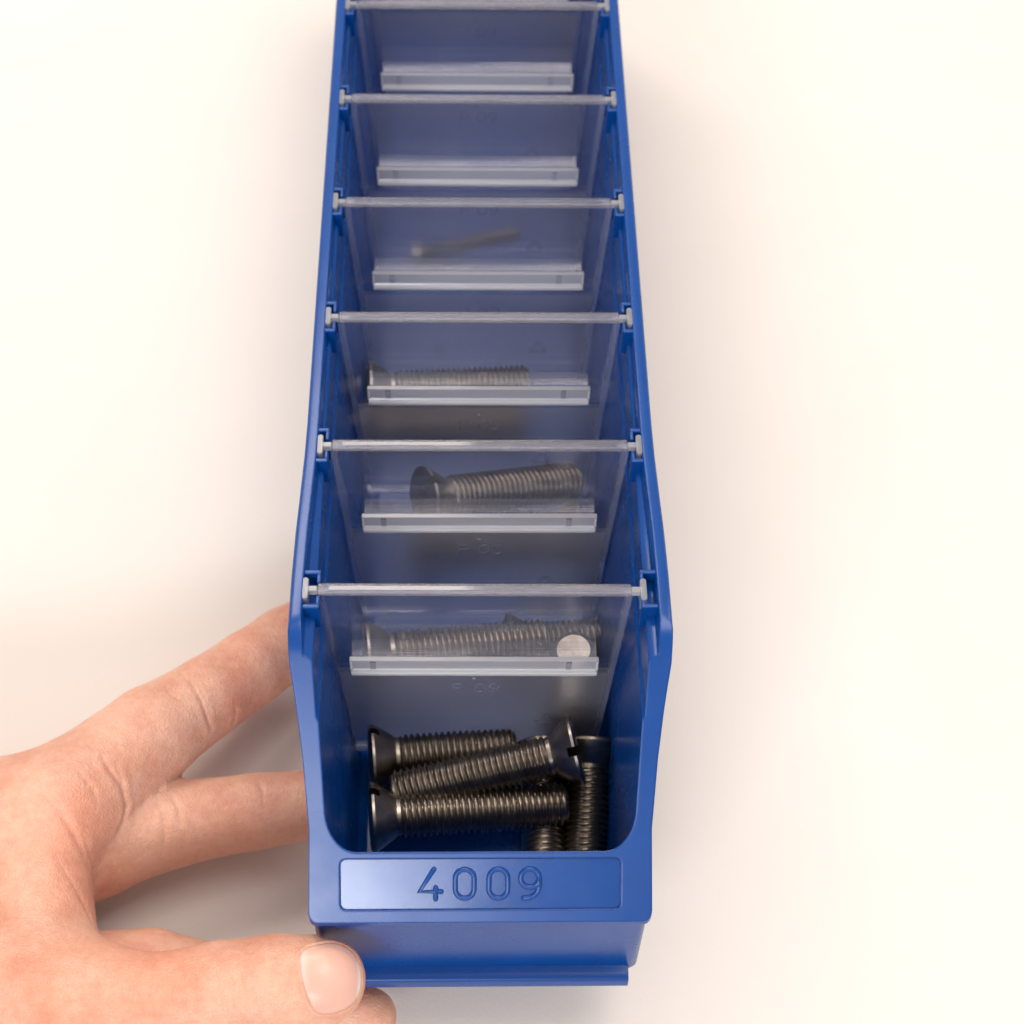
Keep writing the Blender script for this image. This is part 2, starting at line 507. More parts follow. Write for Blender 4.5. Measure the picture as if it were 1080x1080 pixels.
def build_bin():
    root = empty('shelf_bin', BIN.copy(), 'long blue plastic shelf bin embossed 4009, its front held up off the table', 'storage bin')
    ov, of = loft([(z, outer_outline(hf, hb, front_y(z), BACK)) for z, hf, hb in OUT_PROF])
    shell = link_mesh('bin_shell', mesh_from('bin_shell', ov, of), M_BLUE, root)
    cav = loft([(z, outer_outline(h + (1.4 if z > -4.6 else 0.4 if z > -5.0 else 0.0), h, 13.4 + (-38 - z) * 0.05 * (-1), BACK - 3.2 + z * 0.02, 7.2, 10)) for z, h in CAV])
    cut_dir = (52.0, 50.0)
    # wedge in front of the sloping hopper mouth: everything above the line (y=0,z=-50) .. (52,0)
    wed_v, wed_f = [], [(0, 1, 2, 3), (7, 6, 5, 4), (0, 4, 5, 1), (1, 5, 6, 2), (2, 6, 7, 3), (3, 7, 4, 0)]
    L = [(-5.43, -56.1)]
    for k in range(9):
        t = k / 8
        L.append(((1 - t) ** 2 * 50.3 + 2 * t * (1 - t) * 54.3 + t * t * 59.3, (1 - t) ** 2 * -3.757 + t * t * 0.02))
    L += [(65.0, 10.0), (10, 60), (-60, -20)]
    nL = len(L)
    wed_f = [tuple(range(nL)), tuple(range(2 * nL - 1, nL - 1, -1))] + [(i, nL + i, nL + (i + 1) % nL, (i + 1) % nL) for i in range(nL)]
    for x in (-60, 60):
        wed_v += [(x, y, z) for y, z in L]
    # recess for the label, in the plane of the mouth
    rec = plate_solid(35.1, 6.65, -0.45, 4.0, 1.6)
    tools = []
    for nm, (v, f) in (('cavity_tool', cav), ('mouth_tool', (wed_v, wed_f)), ('recess_tool', rec)):
        t = bpy.data.objects.new(nm, mesh_from(nm, v, f)); COL.objects.link(t); t.parent = root
        md = shell.modifiers.new(nm, 'BOOLEAN'); md.operation = 'DIFFERENCE'; md.solver = 'EXACT'; md.object = t
        tools.append(t)
    bpy.context.view_layer.update()
    me = apply_mods(shell)
    for t in tools:
        bpy.data.objects.remove(t, do_unlink=True)
    smooth_by_angle(me, 28)
    # label plate: smooth floor of the recess, with the raised number on it
    pv, pf = plate_solid(34.95, 6.5, -0.6, -0.40, 1.5)
    pm = mesh_from('label_plate', pv, pf); smooth_by_angle(pm, 35)
    plate = link_mesh('label_plate', pm, M_PLATE, root)
    for ch, x0 in zip('4009', (-12.6, -4.0, 4.4, 12.3)):
        v, f = join_vf([tube_vf([plane_pt(x0 + a, b, -0.36) for a, b in s], 0.68, 10, c, PN) for s, c in glyph(ch)])
        nm_ = mesh_from('numeral', v, f, True)
        link_mesh('numeral', nm_, M_BLUE, plate)
    # base rail with a small cove at the front
    prof = [(9, -88.5), (5, -89.6), (2.2, -90.1), (0.7, -90.4), (0.15, -90.8), (0, -91.4), (0, -94.7), (0.3, -95), (396, -95), (396, -88.5)]
    hw = 40.1
    v = [(-hw, y, z) for y, z in prof] + [(hw, y, z) for y, z in prof]
    n = len(prof)
    f = [tuple(range(n)), tuple(range(2 * n - 1, n - 1, -1))] + [(i, (i + 1) % n, n + (i + 1) % n, n + i) for i in range(n)]
    rm = mesh_from('base_rail', v, f); smooth_by_angle(rm, 45)
    link_mesh('base_rail', rm, M_BLUE, root)
    # slot brackets: a U of thin wall standing in from the side wall, open towards the inside
    base = None
    for yd in DIV_Y:
        for s in (-1, 1):
            if base is None:
                base = {}
            if s not in base:
                x_w, x_i, th, zt, zb = 44.2, 40.0, 0.9, -0.35, -9.5
                def bx(xa, xb, ya, yb, za=zt, zc=zb):
                    a, b = sorted((xa * s, xb * s))
                    return box_vf(a, b, ya, yb, zc, za)
                parts = [bx(x_i, x_w, 4.3, 5.4), bx(x_i, x_w, -5.9, -4.8), bx(x_i, x_i + 0.9, 1.6, 4.3), bx(x_i, x_i + 0.9, -4.8, -2.2),
                         bx(x_i + 0.9, x_w, -4.8, 4.3, -7.5, zb)]
                v, f = join_vf(parts)
                m_ = mesh_from('slot_bracket', v, f)
                bevel_mesh(m_, 0.18, 2)
                base[s] = m_
            o = link_mesh('slot_bracket', base[s], M_BLUE, root)
            o.location = (0, yd * MM, 0)
    return root


P_O = Vector((0, 0, -51.0)); P_U = Vector((0, 54.3, 51.0)).normalized(); PN = Vector((0, -51.0, 54.3)).normalized()


def plane_pt(a, b, c):
    """a across, b up the sloping label face from its middle, c out of it"""
    return P_O + P_U * (9.9 + b) + Vector((1, 0, 0)) * a + PN * c


def plate_solid(hx, hy, c0, c1, r):
    out = []
    for cx, cy, a0 in ((hx - r, -hy + r, -90), (hx - r, hy - r, 0), (-hx + r, hy - r, 90), (-hx + r, -hy + r, 180)):
        for i in range(7):
            a = math.radians(a0 + 90 * i / 6)
            out.append((cx + r * math.cos(a), cy + r * math.sin(a)))
    n = len(out)
    v = [plane_pt(x, y, c0) for x, y in out] + [plane_pt(x, y, c1) for x, y in out]
    f = [tuple(range(n))[::-1], tuple(range(n, 2 * n))] + [(i, (i + 1) % n, n + (i + 1) % n, n + i) for i in range(n)]
    return v, f


def glyph(ch):
    H = 3.75; W = 2.35
    if ch == '4':
        return [([(0.9, H), (-2.7, -H + 1.75), (2.7, -H + 1.75)], False), ([(1.35, -1.0), (1.35, -H - 0.1)], False)]
    if ch == '0':
        p = []
        for k in range(12):
            a = math.pi * k / 11
            p.append((W * math.cos(a), (H - W) + W * math.sin(a)))
        for k in range(12):
            a = math.pi + math.pi * k / 11
            p.append((W * math.cos(a), -(H - W) + W * math.sin(a)))
        return [(p, True)]
    if ch == '9':
        ring = [(W * math.cos(2 * math.pi * k / 24), (H - W) + W * math.sin(2 * math.pi * k / 24)) for k in range(24)]
        tail = [(W, H - W), (W * 1.0, -0.2), (W * 0.93, -1.6), (W * 0.6, -2.8), (0.2, -H + 0.15), (-1.5, -H)]
        return [(ring, True), (tail, False)]


# ------------------------------------------------------------------ clear dividers
def letter_strokes(ch):
    if ch == 'P':
        return [([(0, 0), (0, 4), (2.0, 4), (2.6, 3.4), (2.6, 2.6), (2.0, 2), (0, 2)], False)]
    if ch == '0':
        return [([(1.6 + 1.6 * math.cos(2 * math.pi * k / 16), 2 + 2.0 * math.sin(2 * math.pi * k / 16)) for k in range(16)], True)]
    if ch == '9':
        return [([(1.5 + 1.3 * math.cos(2 * math.pi * k / 14), 2.9 + 1.15 * math.sin(2 * math.pi * k / 14)) for k in range(14)], True),
                ([(2.8, 2.9), (2.6, 1.2), (1.8, 0.1), (0.6, 0.0)], False)]


def build_divider():
    root = empty('bin_divider', BIN @ Matrix.Translation((0, DIV_Y[0] * MM, 0)), '', 'divider', 'clear dividers across the blue bin')

    def hw(z):
        return 39.6 + (35.0 - 39.6) * (-z - 3.0) / 79.0

    def sheet(z0, z1, inset=0.0, t=0.75):
        v = []
        for y in (-t, t):
            v += [(-hw(z0) + inset, y, z0), (hw(z0) - inset, y, z0), (hw(z1) - inset, y, z1), (-hw(z1) + inset, y, z1)]
        return v, [(0, 1, 2, 3), (7, 6, 5, 4), (0, 4, 5, 1), (1, 5, 6, 2), (2, 6, 7, 3), (3, 7, 4, 0)]
    v, f = sheet(-2.0, -40.0, 1.6)
    f = [q for q in f if q != (2, 6, 7, 3)]
    link_mesh('clear_panel', mesh_from('clear_panel', v, f), M_CLEAR, root)
    v, f = sheet(-40.0, -80.6, 1.6)
    f = [q for q in f if q != (0, 4, 5, 1)]
    fp = link_mesh('frosted_panel', mesh_from('frosted_panel', v, f), M_FROST, root)
    # side ribs and foot flange
    for s in (-1, 1):
        v = []
        for z in (-2.05, -80.6):
            for x, y in ((hw(z) - 1.58, -1.2), (hw(z), -1.0), (hw(z), 1.0), (hw(z) - 1.58, 1.2)):
                v.append((x * s, y, z))
        me = mesh_from('side_rib', v, [(0, 1, 2, 3), (4, 5, 6, 7), (0, 1, 5, 4), (1, 2, 6, 5), (2, 3, 7, 6), (3, 0, 4, 7)])
        link_mesh('side_rib', me, M_RIB, root)
    v, f = box_vf(-34.9, 34.9, -2.0, 1.2, -82.2, -80.62)
    link_mesh('bottom_rib', bevel_mesh(mesh_from('bottom_rib', v, f), 0.3, 2), M_RIB, root)
    # top bar: grained edge with a smooth raised strip along it
    v, f = box_vf(-39.2, 39.2, -1.5, 1.5, -1.98, -0.3)
    bar = link_mesh('top_bar', bevel_mesh(mesh_from('top_bar', v, f), 0.35, 2), M_BAR, root)
    v, f = box_vf(-36.4, 36.4, -0.9, 0.5, -0.3, 0.0)
    link_mesh('smooth_strip', bevel_mesh(mesh_from('smooth_strip', v, f), 0.1, 2), M_STRIP, bar)
    # T shaped lugs
    for s in (-1, 1):
        a = box_vf(*sorted((39.22 * s, 42.2 * s)), -0.9, 0.8, -2.4, -0.5)
        lug_out = [(42.2 * s + 0.85 * math.cos(t), (2.2 if math.sin(t) > 0 else -2.6) + 0.85 * math.sin(t)) for t in [2 * math.pi * k / 20 for k in range(20)]]
        n = len(lug_out)
        b = ([(x, y, -5.2) for x, y in lug_out] + [(x, y, -0.1) for x, y in lug_out],
             [tuple(range(n))[::-1], tuple(range(n, 2 * n))] + [(i, (i + 1) % n, n + (i + 1) % n, n + i) for i in range(n)])
        me = mesh_from('lug', *join_vf([a, b])); bevel_mesh(me, 0.25, 2)
        link_mesh('lug', me, M_LUG, root)
    # label ledge: ribbed plate standing out from the sheet, with a deep glossy lip
    z0, p = -24.6, 5.6
    prof_t = []
    nst = 24
    for i in range(nst + 1):
        y = -0.8 - (p - 1.5) * i / nst
        prof_t.append((y, z0 + 0.8 * (1 - i / nst) + 0.07 * math.sin(i * 1.6)))
    prof_b = [(y, z - 1.3) for y, z in prof_t[::-1]]
    prof = prof_t + prof_b
    n = len(prof)
    hx = 31.6
    v = [(-hx, y, z) for y, z in prof] + [(hx, y, z) for y, z in prof]
    f = [tuple(range(n)), tuple(range(2 * n - 1, n - 1, -1))] + [(i, (i + 1) % n, n + (i + 1) % n, n + i) for i in range(n)]
    me = mesh_from('label_ledge', v, f); smooth_by_angle(me, 40)
    ledge = link_mesh('label_ledge', me, M_CLEAR, root)
    v, f = box_vf(-32.3, 32.3, -p - 0.9, -p + 0.68, z0 - 5.3, z0 - 0.3)
    lm = mesh_from('ledge_lip', v, f)
    bm = bmesh.new(); bm.from_mesh(lm)
    ff = [q for q in bm.faces if q.normal.y < -0.9]
    bmesh.ops.inset_region(bm, faces=ff, thickness=0.9 * MM, depth=-0.45 * MM)
    for q in bm.faces:
        q.material_index = 1 if (q.normal.y < -0.3 and q not in ff) else 0
    lm.materials.append(M_LIP); lm.materials.append(M_EDGE)
    bm.to_mesh(lm); bm.free()
    lip = link_mesh('ledge_lip', bevel_mesh(lm, 0.22, 3), M_LIP, ledge)
    v, f = box_vf(-32.1, 32.1, -p - 1.5, -p + 0.5, z0 - 6.7, z0 - 5.32)
    link_mesh('lip_edge', bevel_mesh(mesh_from('lip_edge', v, f), 0.3, 2), M_EDGE, lip)
    for x in (-26.3, 24.6):
        v, f = box_vf(x - 0.75, x + 0.75, -p - 0.8, -p - 0.47, z0 - 4.5, z0 - 1.1)
        link_mesh('notch', bevel_mesh(mesh_from('notch', v, f), 0.12, 2), M_STRIP, lip)
    # moulded marks on the sheet: P 09 and a recycling triangle
    parts = []
    for ch, x0 in (('P', -5.6), ('0', 0.0), ('9', 3.9)):
        for s, c in letter_strokes(ch):
            parts.append(tube_vf([Vector((x0 + a, -0.82, -50 + b)) for a, b in s], 0.16, 6, c, Vector((0, 1, 0))))
    parts.append(tube_vf([Vector((-0.3, -0.82, -43)), Vector((0.3, -0.82, -43))], 0.35, 6, False, Vector((0, 1, 0))))
    for k in range(3):
        a0 = math.radians(90 + 120 * k); a1 = math.radians(90 + 120 * (k + 1))
        q0 = Vector((19.5 + 4.0 * math.cos(a0), -0.82, -65 + 4.0 * math.sin(a0))); q1 = Vector((19.5 + 4.0 * math.cos(a1), -0.82, -65 + 4.0 * math.sin(a1)))
        side = (q1 - q0).normalized(); inn = (Vector((19.5, -0.82, -65)) - (q0 + q1) / 2).normalized()
        parts.append(tube_vf([q0.lerp(q1, 0.12), q0.lerp(q1, 0.85)], 0.15, 6, False, Vector((0, 1, 0))))
        parts.append(tube_vf([q0.lerp(q1, 0.12) + inn * 0.9, q0.lerp(q1, 0.85) + inn * 0.9], 0.15, 6, False, Vector((0, 1, 0))))
    v, f = join_vf(parts)
    link_mesh('embossed_mark', mesh_from('embossed_mark', v, f, True), M_RIB, fp)
    return root


def copy_tree(o, parent=None):
    c = o.copy(); COL.objects.link(c)
    if parent is not None:
        c.parent = parent
    for ch in list(o.children):
        copy_tree(ch, c)
    return c


DIV_LABELS = [
    'clear divider nearest the embossed 4009, its right lug popped out of the slot',
    'clear divider second from the front, just behind the compartment with a bright round screw end',
    'clear divider third from the front, behind the screw lying head left and tip raised',
    'clear divider fourth from the front, behind the single straight screw lying across the bin',
    'clear divider fifth from the front, with one thin dim screw showing through it',
    'clear divider at the top edge of the photo, closing the farthest empty compartment in view',
    'clear divider behind the one at the top edge, only its lower sheet visible',
]


def build_dividers():
    first = build_divider()
    for i, y in enumerate(DIV_Y):
        d = first if i == 0 else copy_tree(first)
        d['label'] = DIV_LABELS[i]
        d.matrix_basis = BIN @ Matrix.Translation((0, y * MM, 0))
    # the front one sits askew: shifted left and with its right end out of the slot
    first.matrix_basis = BIN @ Matrix.Translation((-1.5 * MM, (DIV_Y[0] - 0.2) * MM, 0)) @ Matrix.Rotation(math.radians(-0.3), 4, 'Z')


# ------------------------------------------------------------------ screws
def lathe_vf(prof, n=48):
    V, Fc = [], []
    for r, z in prof:
        for k in range(n):
            a = 2 * math.pi * k / n
            V.append((r * math.cos(a), r * math.sin(a), z))
    m = len(prof)
    for i in range(m - 1):
        for k in range(n):
            k2 = (k + 1) % n
            Fc.append((i * n + k, i * n + k2, (i + 1) * n + k2, (i + 1) * n + k))
    Fc.append(tuple(range(n))[::-1]); Fc.append(tuple((m - 1) * n + k for k in range(n)))
    return V, Fc


R_TH, R_HD, K_HD = 6.2, 9.7, 6.4


def screw_meshes(L):
    # head: flat countersunk, slot across it. Axis +z from the head face to the tip
    hv, hf = lathe_vf([(R_HD - 1.6, -0.35), (R_HD - 0.3, 0.0), (R_HD, 0.3), (R_HD, 1.0), (R_HD - 0.25, 1.4), (6.3, K_HD - 0.3), (5.45, K_HD + 0.6), (5.4, K_HD + 1.6)])
    ho = bpy.data.objects.new('head_tmp', mesh_from('head', hv, hf)); COL.objects.link(ho)
    sv, sf = box_vf(-20, 20, -1.25, 1.25, -3, 2.6)
    so = bpy.data.objects.new('slot_tmp', mesh_from('slot', sv, sf)); COL.objects.link(so)
    md = ho.modifiers.new('slot', 'BOOLEAN'); md.operation = 'DIFFERENCE'; md.solver = 'EXACT'; md.object = so
    bpy.context.view_layer.update()
    hm = apply_mods(ho)
    bpy.data.objects.remove(ho, do_unlink=True); bpy.data.objects.remove(so, do_unlink=True)
    smooth_by_angle(hm, 30)
    hm.materials.clear(); hm.materials.append(M_STEEL)
    # helical thread
    P = 1.72
    z0, z1 = K_HD + 1.2, L
    per = 10
    nz = int((z1 - z0) / P * per); nt_ = 40
    V, Fc = [], []
    for i in range(nz + 1):
        z = z0 + (z1 - z0) * i / nz
        for k in range(nt_):
            a = 2 * math.pi * k / nt_
            ph = ((z / P) - k / nt_) % 1.0
            t = abs(ph - 0.5) * 2            # 0 crest .. 1 root
            prof = min(1.0, max(0.0, (t - 0.10) / 0.72))
            r = R_TH - 1.08 * prof
            lead = min(1.0, (z - z0) / 1.6); tail = min(1.0, (z1 - z) / 1.3)
            r = min(r, 5.05 + 1.2 * lead, 4.6 + 1.65 * tail)
            V.append((r * math.cos(a), r * math.sin(a), z))
    for i in range(nz):
        for k in range(nt_):
            k2 = (k + 1) % nt_
            Fc.append((i * nt_ + k, i * nt_ + k2, (i + 1) * nt_ + k2, (i + 1) * nt_ + k))
    Fc.append(tuple(range(nt_))[::-1]); Fc.append(tuple(nz * nt_ + k for k in range(nt_)))
    tm = mesh_from('threaded_shank', V, Fc)
    smooth_by_angle(tm, 50)
    tm.materials.append(M_STEEL)
    for p in tm.polygons:
        if len(p.vertices) > 4:
            p.use_smooth = False
    return hm, tm


SCREWS = [
    # head px, head h, tip px, tip h, length, slot roll, label
    ((391, 800), 74.5, (541, 789), 76.5, 41, 65, 'short dark screw at the back left of the front compartment, head against the left wall'),
    ((609, 791), 62.0, (427, 834), 71.0, 52, 62, 'dark screw slanting on top of the front pile, slotted head at the upper right'),
    ((391, 862), 71.0, (596, 848), 73.5, 54, 70, 'dark screw lying frontmost across the pile, large head at left, just above the 4009'),
    ((622, 782), 72.0, (616, 900), 82.0, 52, 10, 'screw pointing toward the viewer along the right wall of the front compartment'),
    ((575, 792), 81.5, (573, 893), 82.0, 46, 30, 'screw under the pile, only its tip showing between front screw and right wall'),
    ((386, 690), 64.0, (568, 675), 66.0, 52, 20, 'screw lying across the second compartment seen through the front divider, head at left'),
    ((536, 681), 79.0, (641, 672), 80.0, 30, 40, 'short screw behind the long one in the second compartment, tip at the right wall'),
    ((604, 752), 87.5, (605, 684), 46.0, 41, 40, 'screw standing on its head in the second compartment, its round bright end facing up'),
    ((446, 526), 52.0, (620, 506), 68.0, 52, 95, 'screw in the third compartment, head turned out at left, tip raised at right'),
    ((610, 556), 82.0, (430, 566), 82.0, 52, 10, 'screw blurred behind the frosted sheet at the bottom of the third compartment'),
    ((390, 412), 74.5, (561, 404), 75.5, 52, 20, 'screw lying straight across the fourth compartment just above the divider ledge'),
    ((384, 447), 81.0, (556, 443), 81.5, 52, 55, 'screw blurred behind the frosted sheet in the fourth compartment, below the divider ledge'),
    ((440, 268), 85.0, (549, 244), 67.0, 95, 20, 'thin dim screw seen faintly through the fourth divider, only its tip catching light'),
]


def build_screws():
    cache = {}
    first = {}
    for hp, hh, tp, th, L, roll, lab in SCREWS:
        a = at(hp[0], hp[1], hh); b = at(tp[0], tp[1], th)
        d = (b - a).normalized()
        zc = d; xc = zc.cross(Vector((0, 0, 1)))
        if xc.length < 1e-3:
            xc = Vector((1, 0, 0))
        xc.normalize(); yc = zc.cross(xc)
        R = Matrix((xc, yc, zc)).transposed().to_4x4() @ Matrix.Rotation(math.radians(roll), 4, 'Z')
        m = BIN @ Matrix.Translation(a * MM) @ R
        if L not in first:
            hm, tm = screw_meshes(L)
            if L > 90:
                m = m @ Matrix.Scale(0.42, 4)     # the one thin screw
            o = empty('machine_screw', m, lab, 'screw', 'slotted countersunk screws in the bin')
            link_mesh('screw_head', hm, None, o); link_mesh('threaded_shank', tm, None, o)
            first[L] = o
        else:
            o = copy_tree(first[L]); o.matrix_basis = m; o['label'] = lab


# ------------------------------------------------------------------ the hand
def build_hand():
    def J(px, py, h, rpx):
        p = at(px, py, h)
        return np.array(p), rpx / px_scale(p)

    index = [J(58, 852, 84, 60), J(160, 774, 90, 51), J(218, 736, 94, 43), J(262, 706, 98, 40.5), J(300, 680, 102, 39), J(356, 646, 105, 34)]
    middle = [J(92, 894, 102, 54), J(180, 869, 103, 46), J(262, 857, 104.5, 39.5), J(275, 855, 105, 39), J(350, 846, 106, 36.5), J(425, 838, 107, 32)]
    ring = [J(76, 1026, 110, 44), J(160, 1018, 110, 38), J(250, 1038, 109, 36), J(330, 1056, 109, 35), J(388, 1072, 108, 31)]
    little = [J(50, 1075, 111, 40), J(130, 1090, 113, 33), J(200, 1112, 114, 30), J(262, 1130, 115, 26)]
    thumb = [J(-70, 1050, 90, 92), J(95, 1066, 80, 73), J(165, 1061, 75, 54), J(232, 1047, 71, 53), J(290, 1039, 68.5, 52.5), J(338, 1034, 67, 48)]
    palm = [
        (J(58, 852, 86, 58), J(-150, 905, 92, 100), 8),
        (J(35, 880, 87, 56), J(52, 1010, 84, 52), 8),
        (J(92, 894, 102, 50), J(-140, 930, 100, 95), 8),
        (J(66, 1030, 109, 44), J(-140, 990, 102, 90), 8),
        (J(48, 1075, 110, 40), J(-150, 1040, 104, 80), 8),
        (J(-70, 1050, 90, 92), J(-200, 1000, 94, 98), 8),
        (J(20, 930, 93, 62), J(-120, 980, 95, 100), 8),
        (J(-150, 960, 98, 108), J(-330, 1000, 95, 98), 8),
        (J(-330, 1000, 95, 100), J(-620, 1080, 92, 112), 8),
    ]
    pts = [q for ch in (index, middle, ring, little, thumb) for q in ch] + [q for a, b, _ in palm for q in (a, b)]
    lo = np.min([p - r - 5 for p, r in pts], 0); hi = np.max([p + r + 5 for p, r in pts], 0)
    vs = 1.05
    n = np.ceil((hi - lo) / vs).astype(int) + 1
    ax = [lo[i] + vs * np.arange(n[i]) for i in range(3)]
    X, Y, Z = np.meshgrid(*[a.astype(np.float32) for a in ax], indexing='ij')

    def cone(a, b):
        (pa, ra), (pb, rb) = a, b
        ba = pb - pa; l2 = float(ba @ ba)
        px_, py_, pz_ = X - pa[0], Y - pa[1], Z - pa[2]
        t = np.clip((px_ * ba[0] + py_ * ba[1] + pz_ * ba[2]) / l2, 0, 1)
        d = np.sqrt((px_ - ba[0] * t) ** 2 + (py_ - ba[1] * t) ** 2 + (pz_ - ba[2] * t) ** 2)
        return (d - (ra + (rb - ra) * t)).astype(np.float32)

    def smin(a, b, k):
        h = np.clip(0.5 + 0.5 * (b - a) / k, 0, 1)
        return b + (a - b) * h - k * h * (1 - h)

    D = None
    for a, b, k in palm:
        c = cone(a, b)
        D = c if D is None else smin(D, c, k)
    total = D
    for ch, k in ((index, 7), (middle, 6), (ring, 4), (little, 4), (thumb, 8)):
        f = None
        for a, b in zip(ch[:-1], ch[1:]):
            c = cone(a, b)
            f = c if f is None else smin(f, c, 1.5)
        total = np.minimum(total, smin(D, f, k))
    # flatten against the bin: the flesh stops at the bin's floor and walls
    inside = np.maximum(np.maximum(-95.4 - Z, np.abs(X) - 40.4), -0.3 - Y)
    up_in = np.maximum(np.maximum(-93.4 - Z, np.abs(X) - 43.0), 2.6 - Y)
    total = np.maximum(total, -np.minimum(inside, up_in))
    V = total
    # naive surface nets
    S = V < 0
    nx, ny, nz_ = V.shape
    corners = [(i, j, k) for i in (0, 1) for j in (0, 1) for k in (0, 1)]
    def sl(A, i, j, k):
        return A[i:nx - 1 + i, j:ny - 1 + j, k:nz_ - 1 + k]
    cnt = sum(sl(S, *c).astype(np.int8) for c in corners)
    mask = (cnt > 0) & (cnt < 8)
    idx = -np.ones(mask.shape, np.int64)
    cells = np.argwhere(mask)
    idx[mask] = np.arange(len(cells))
    acc = np.zeros((len(cells), 3)); num = np.zeros(len(cells))
    ci, cj, ck = cells.T
    for a in range(8):
        for b in range(a + 1, 8):
            ca, cb = corners[a], corners[b]
            if sum(abs(u - w) for u, w in zip(ca, cb)) != 1:
                continue
            va = V[ci + ca[0], cj + ca[1], ck + ca[2]]; vb = V[ci + cb[0], cj + cb[1], ck + cb[2]]
            cr = (va < 0) != (vb < 0)
            t = np.where(cr, va / np.where(cr, va - vb, 1), 0)
            for q in range(3):
                acc[:, q] += np.where(cr, ca[q] + (cb[q] - ca[q]) * t, 0)
            num += cr
    verts = lo + (cells + acc / num[:, None]) * vs
    faces = []
    for axis in range(3):
        o1, o2 = [(1, 2), (2, 0), (0, 1)][axis]
        s0 = [slice(1, -1)] * 3; s0[axis] = slice(0, -1)
        s1 = [slice(1, -1)] * 3; s1[axis] = slice(1, None)
        A = S[tuple(s0)]; B = S[tuple(s1)]
        ch = np.argwhere(A != B)
        if not len(ch):
            continue
        base = ch + 1; base[:, axis] -= 1
        fl = A[tuple(ch.T)]
        def cid(d1, d2):
            c = base.copy(); c[:, o1] -= d1; c[:, o2] -= d2
            return idx[tuple(c.T)]
        q = np.stack([cid(1, 1), cid(0, 1), cid(0, 0), cid(1, 0)], 1)
        q[~fl] = q[~fl][:, ::-1]
        faces.append(q)
    faces = np.concatenate(faces)
    # relax
    e = np.concatenate([faces[:, [0, 1]], faces[:, [1, 2]], faces[:, [2, 3]], faces[:, [3, 0]]])
    e = np.concatenate([e, e[:, ::-1]])
    deg = np.bincount(e[:, 0], minlength=len(verts)).astype(float)
    for it in range(6):
        s = np.stack([np.bincount(e[:, 0], weights=verts[e[:, 1], q], minlength=len(verts)) for q in range(3)], 1)
        verts = verts + 0.5 * (s / deg[:, None] - verts)
    me = mesh_from('hand', verts.tolist(), faces.tolist(), True)
    tmp = bpy.data.objects.new('hand_tmp', me); COL.objects.link(tmp)
    md = tmp.modifiers.new('sub', 'SUBSURF'); md.levels = 1; md.render_levels = 1
    bpy.context.view_layer.update()
    me = apply_mods(tmp)
    bpy.data.objects.remove(tmp, do_unlink=True)
    me.polygons.foreach_set('use_smooth', [True] * len(me.polygons))
    # skin creases
    N = len(me.vertices)
    co = np.empty(N * 3); me.vertices.foreach_get('co', co); co = co.reshape(-1, 3) / MM
    no = np.empty(N * 3); me.vertices.foreach_get('normal', no); no = no.reshape(-1, 3)
    polys = np.array([list(p.vertices) for p in me.polygons])
    bvh = BVHTree.FromPolygons([Vector(c) for c in co], polys.tolist())

    def hit(px, py):
        r = (right * ((px - 540) / F) - up * ((py - 540) / F) + fwd).normalized()
        h = bvh.ray_cast(CAM, r)
        return h[0], h[1]

    creases = [  # polyline in the photo, depth mm, width mm
        ([(203, 722), (213, 740), (219, 757), (224, 772)], 0.75, 0.8),
        ([(131, 838), (134, 852), (130, 868), (122, 884)], 1.1, 1.0),
        ([(208, 720), (219, 742), (224, 760)], 0.35, 0.7),
        ([(247, 742), (250, 752), (245, 766)], 0.35, 0.9),
        ([(108, 800), (118, 815), (128, 828), (131, 838)], 1.0, 0.9),
        ([(122, 806), (129, 822), (132, 834)], 0.45, 0.8),
        ([(45, 830), (58, 850), (75, 876), (90, 905)], 0.55, 1.1),
        ([(62, 850), (80, 880), (94, 912)], 0.5, 0.9),
        ([(84, 815), (98, 832), (103, 845)], 0.4, 0.8),
        ([(165, 842), (172, 858), (174, 880), (172, 905)], 0.55, 0.8),
        ([(181, 838), (189, 855), (191, 872)], 0.5, 0.8),
        ([(273, 824), (277, 834), (278, 850)], 0.4, 0.8),
        ([(88, 880), (96, 905), (103, 935)], 0.5, 0.9),
        ([(80, 935), (92, 960), (98, 975)], 0.4, 0.8),
        ([(60, 905), (78, 935), (96, 968)], 0.3, 0.9),
        ([(250, 1018), (254, 1034), (258, 1050), (258, 1066)], 0.45, 0.9),
        ([(262, 1024), (266, 1042), (268, 1058)], 0.35, 0.8),
        ([(236, 1016), (240, 1034), (244, 1056)], 0.35, 0.9),
        ([(225, 1022), (230, 1042), (232, 1062)], 0.25, 0.9),
        ([(130, 1040), (150, 1052), (175, 1060)], 0.25, 0.9),
        ([(120, 1054), (145, 1066), (178, 1074)], 0.25, 0.9),
        ([(298, 1052), (306, 1064), (318, 1074)], 0.3, 0.8),
        ([(304, 1046), (312, 1058), (320, 1068)], 0.25, 0.7),
        ([(165, 712), (175, 724), (190, 732)], 0.22, 0.9),
        ([(170, 722), (182, 734), (198, 742)], 0.22, 0.9),
        ([(186, 704), (196, 716), (206, 724)], 0.22, 0.8),
        ([(30, 838), (42, 862), (58, 884)], 0.25, 0.8),
        ([(10, 860), (30, 885), (50, 915)], 0.18, 0.9),
    ]
    disp = np.zeros(N)
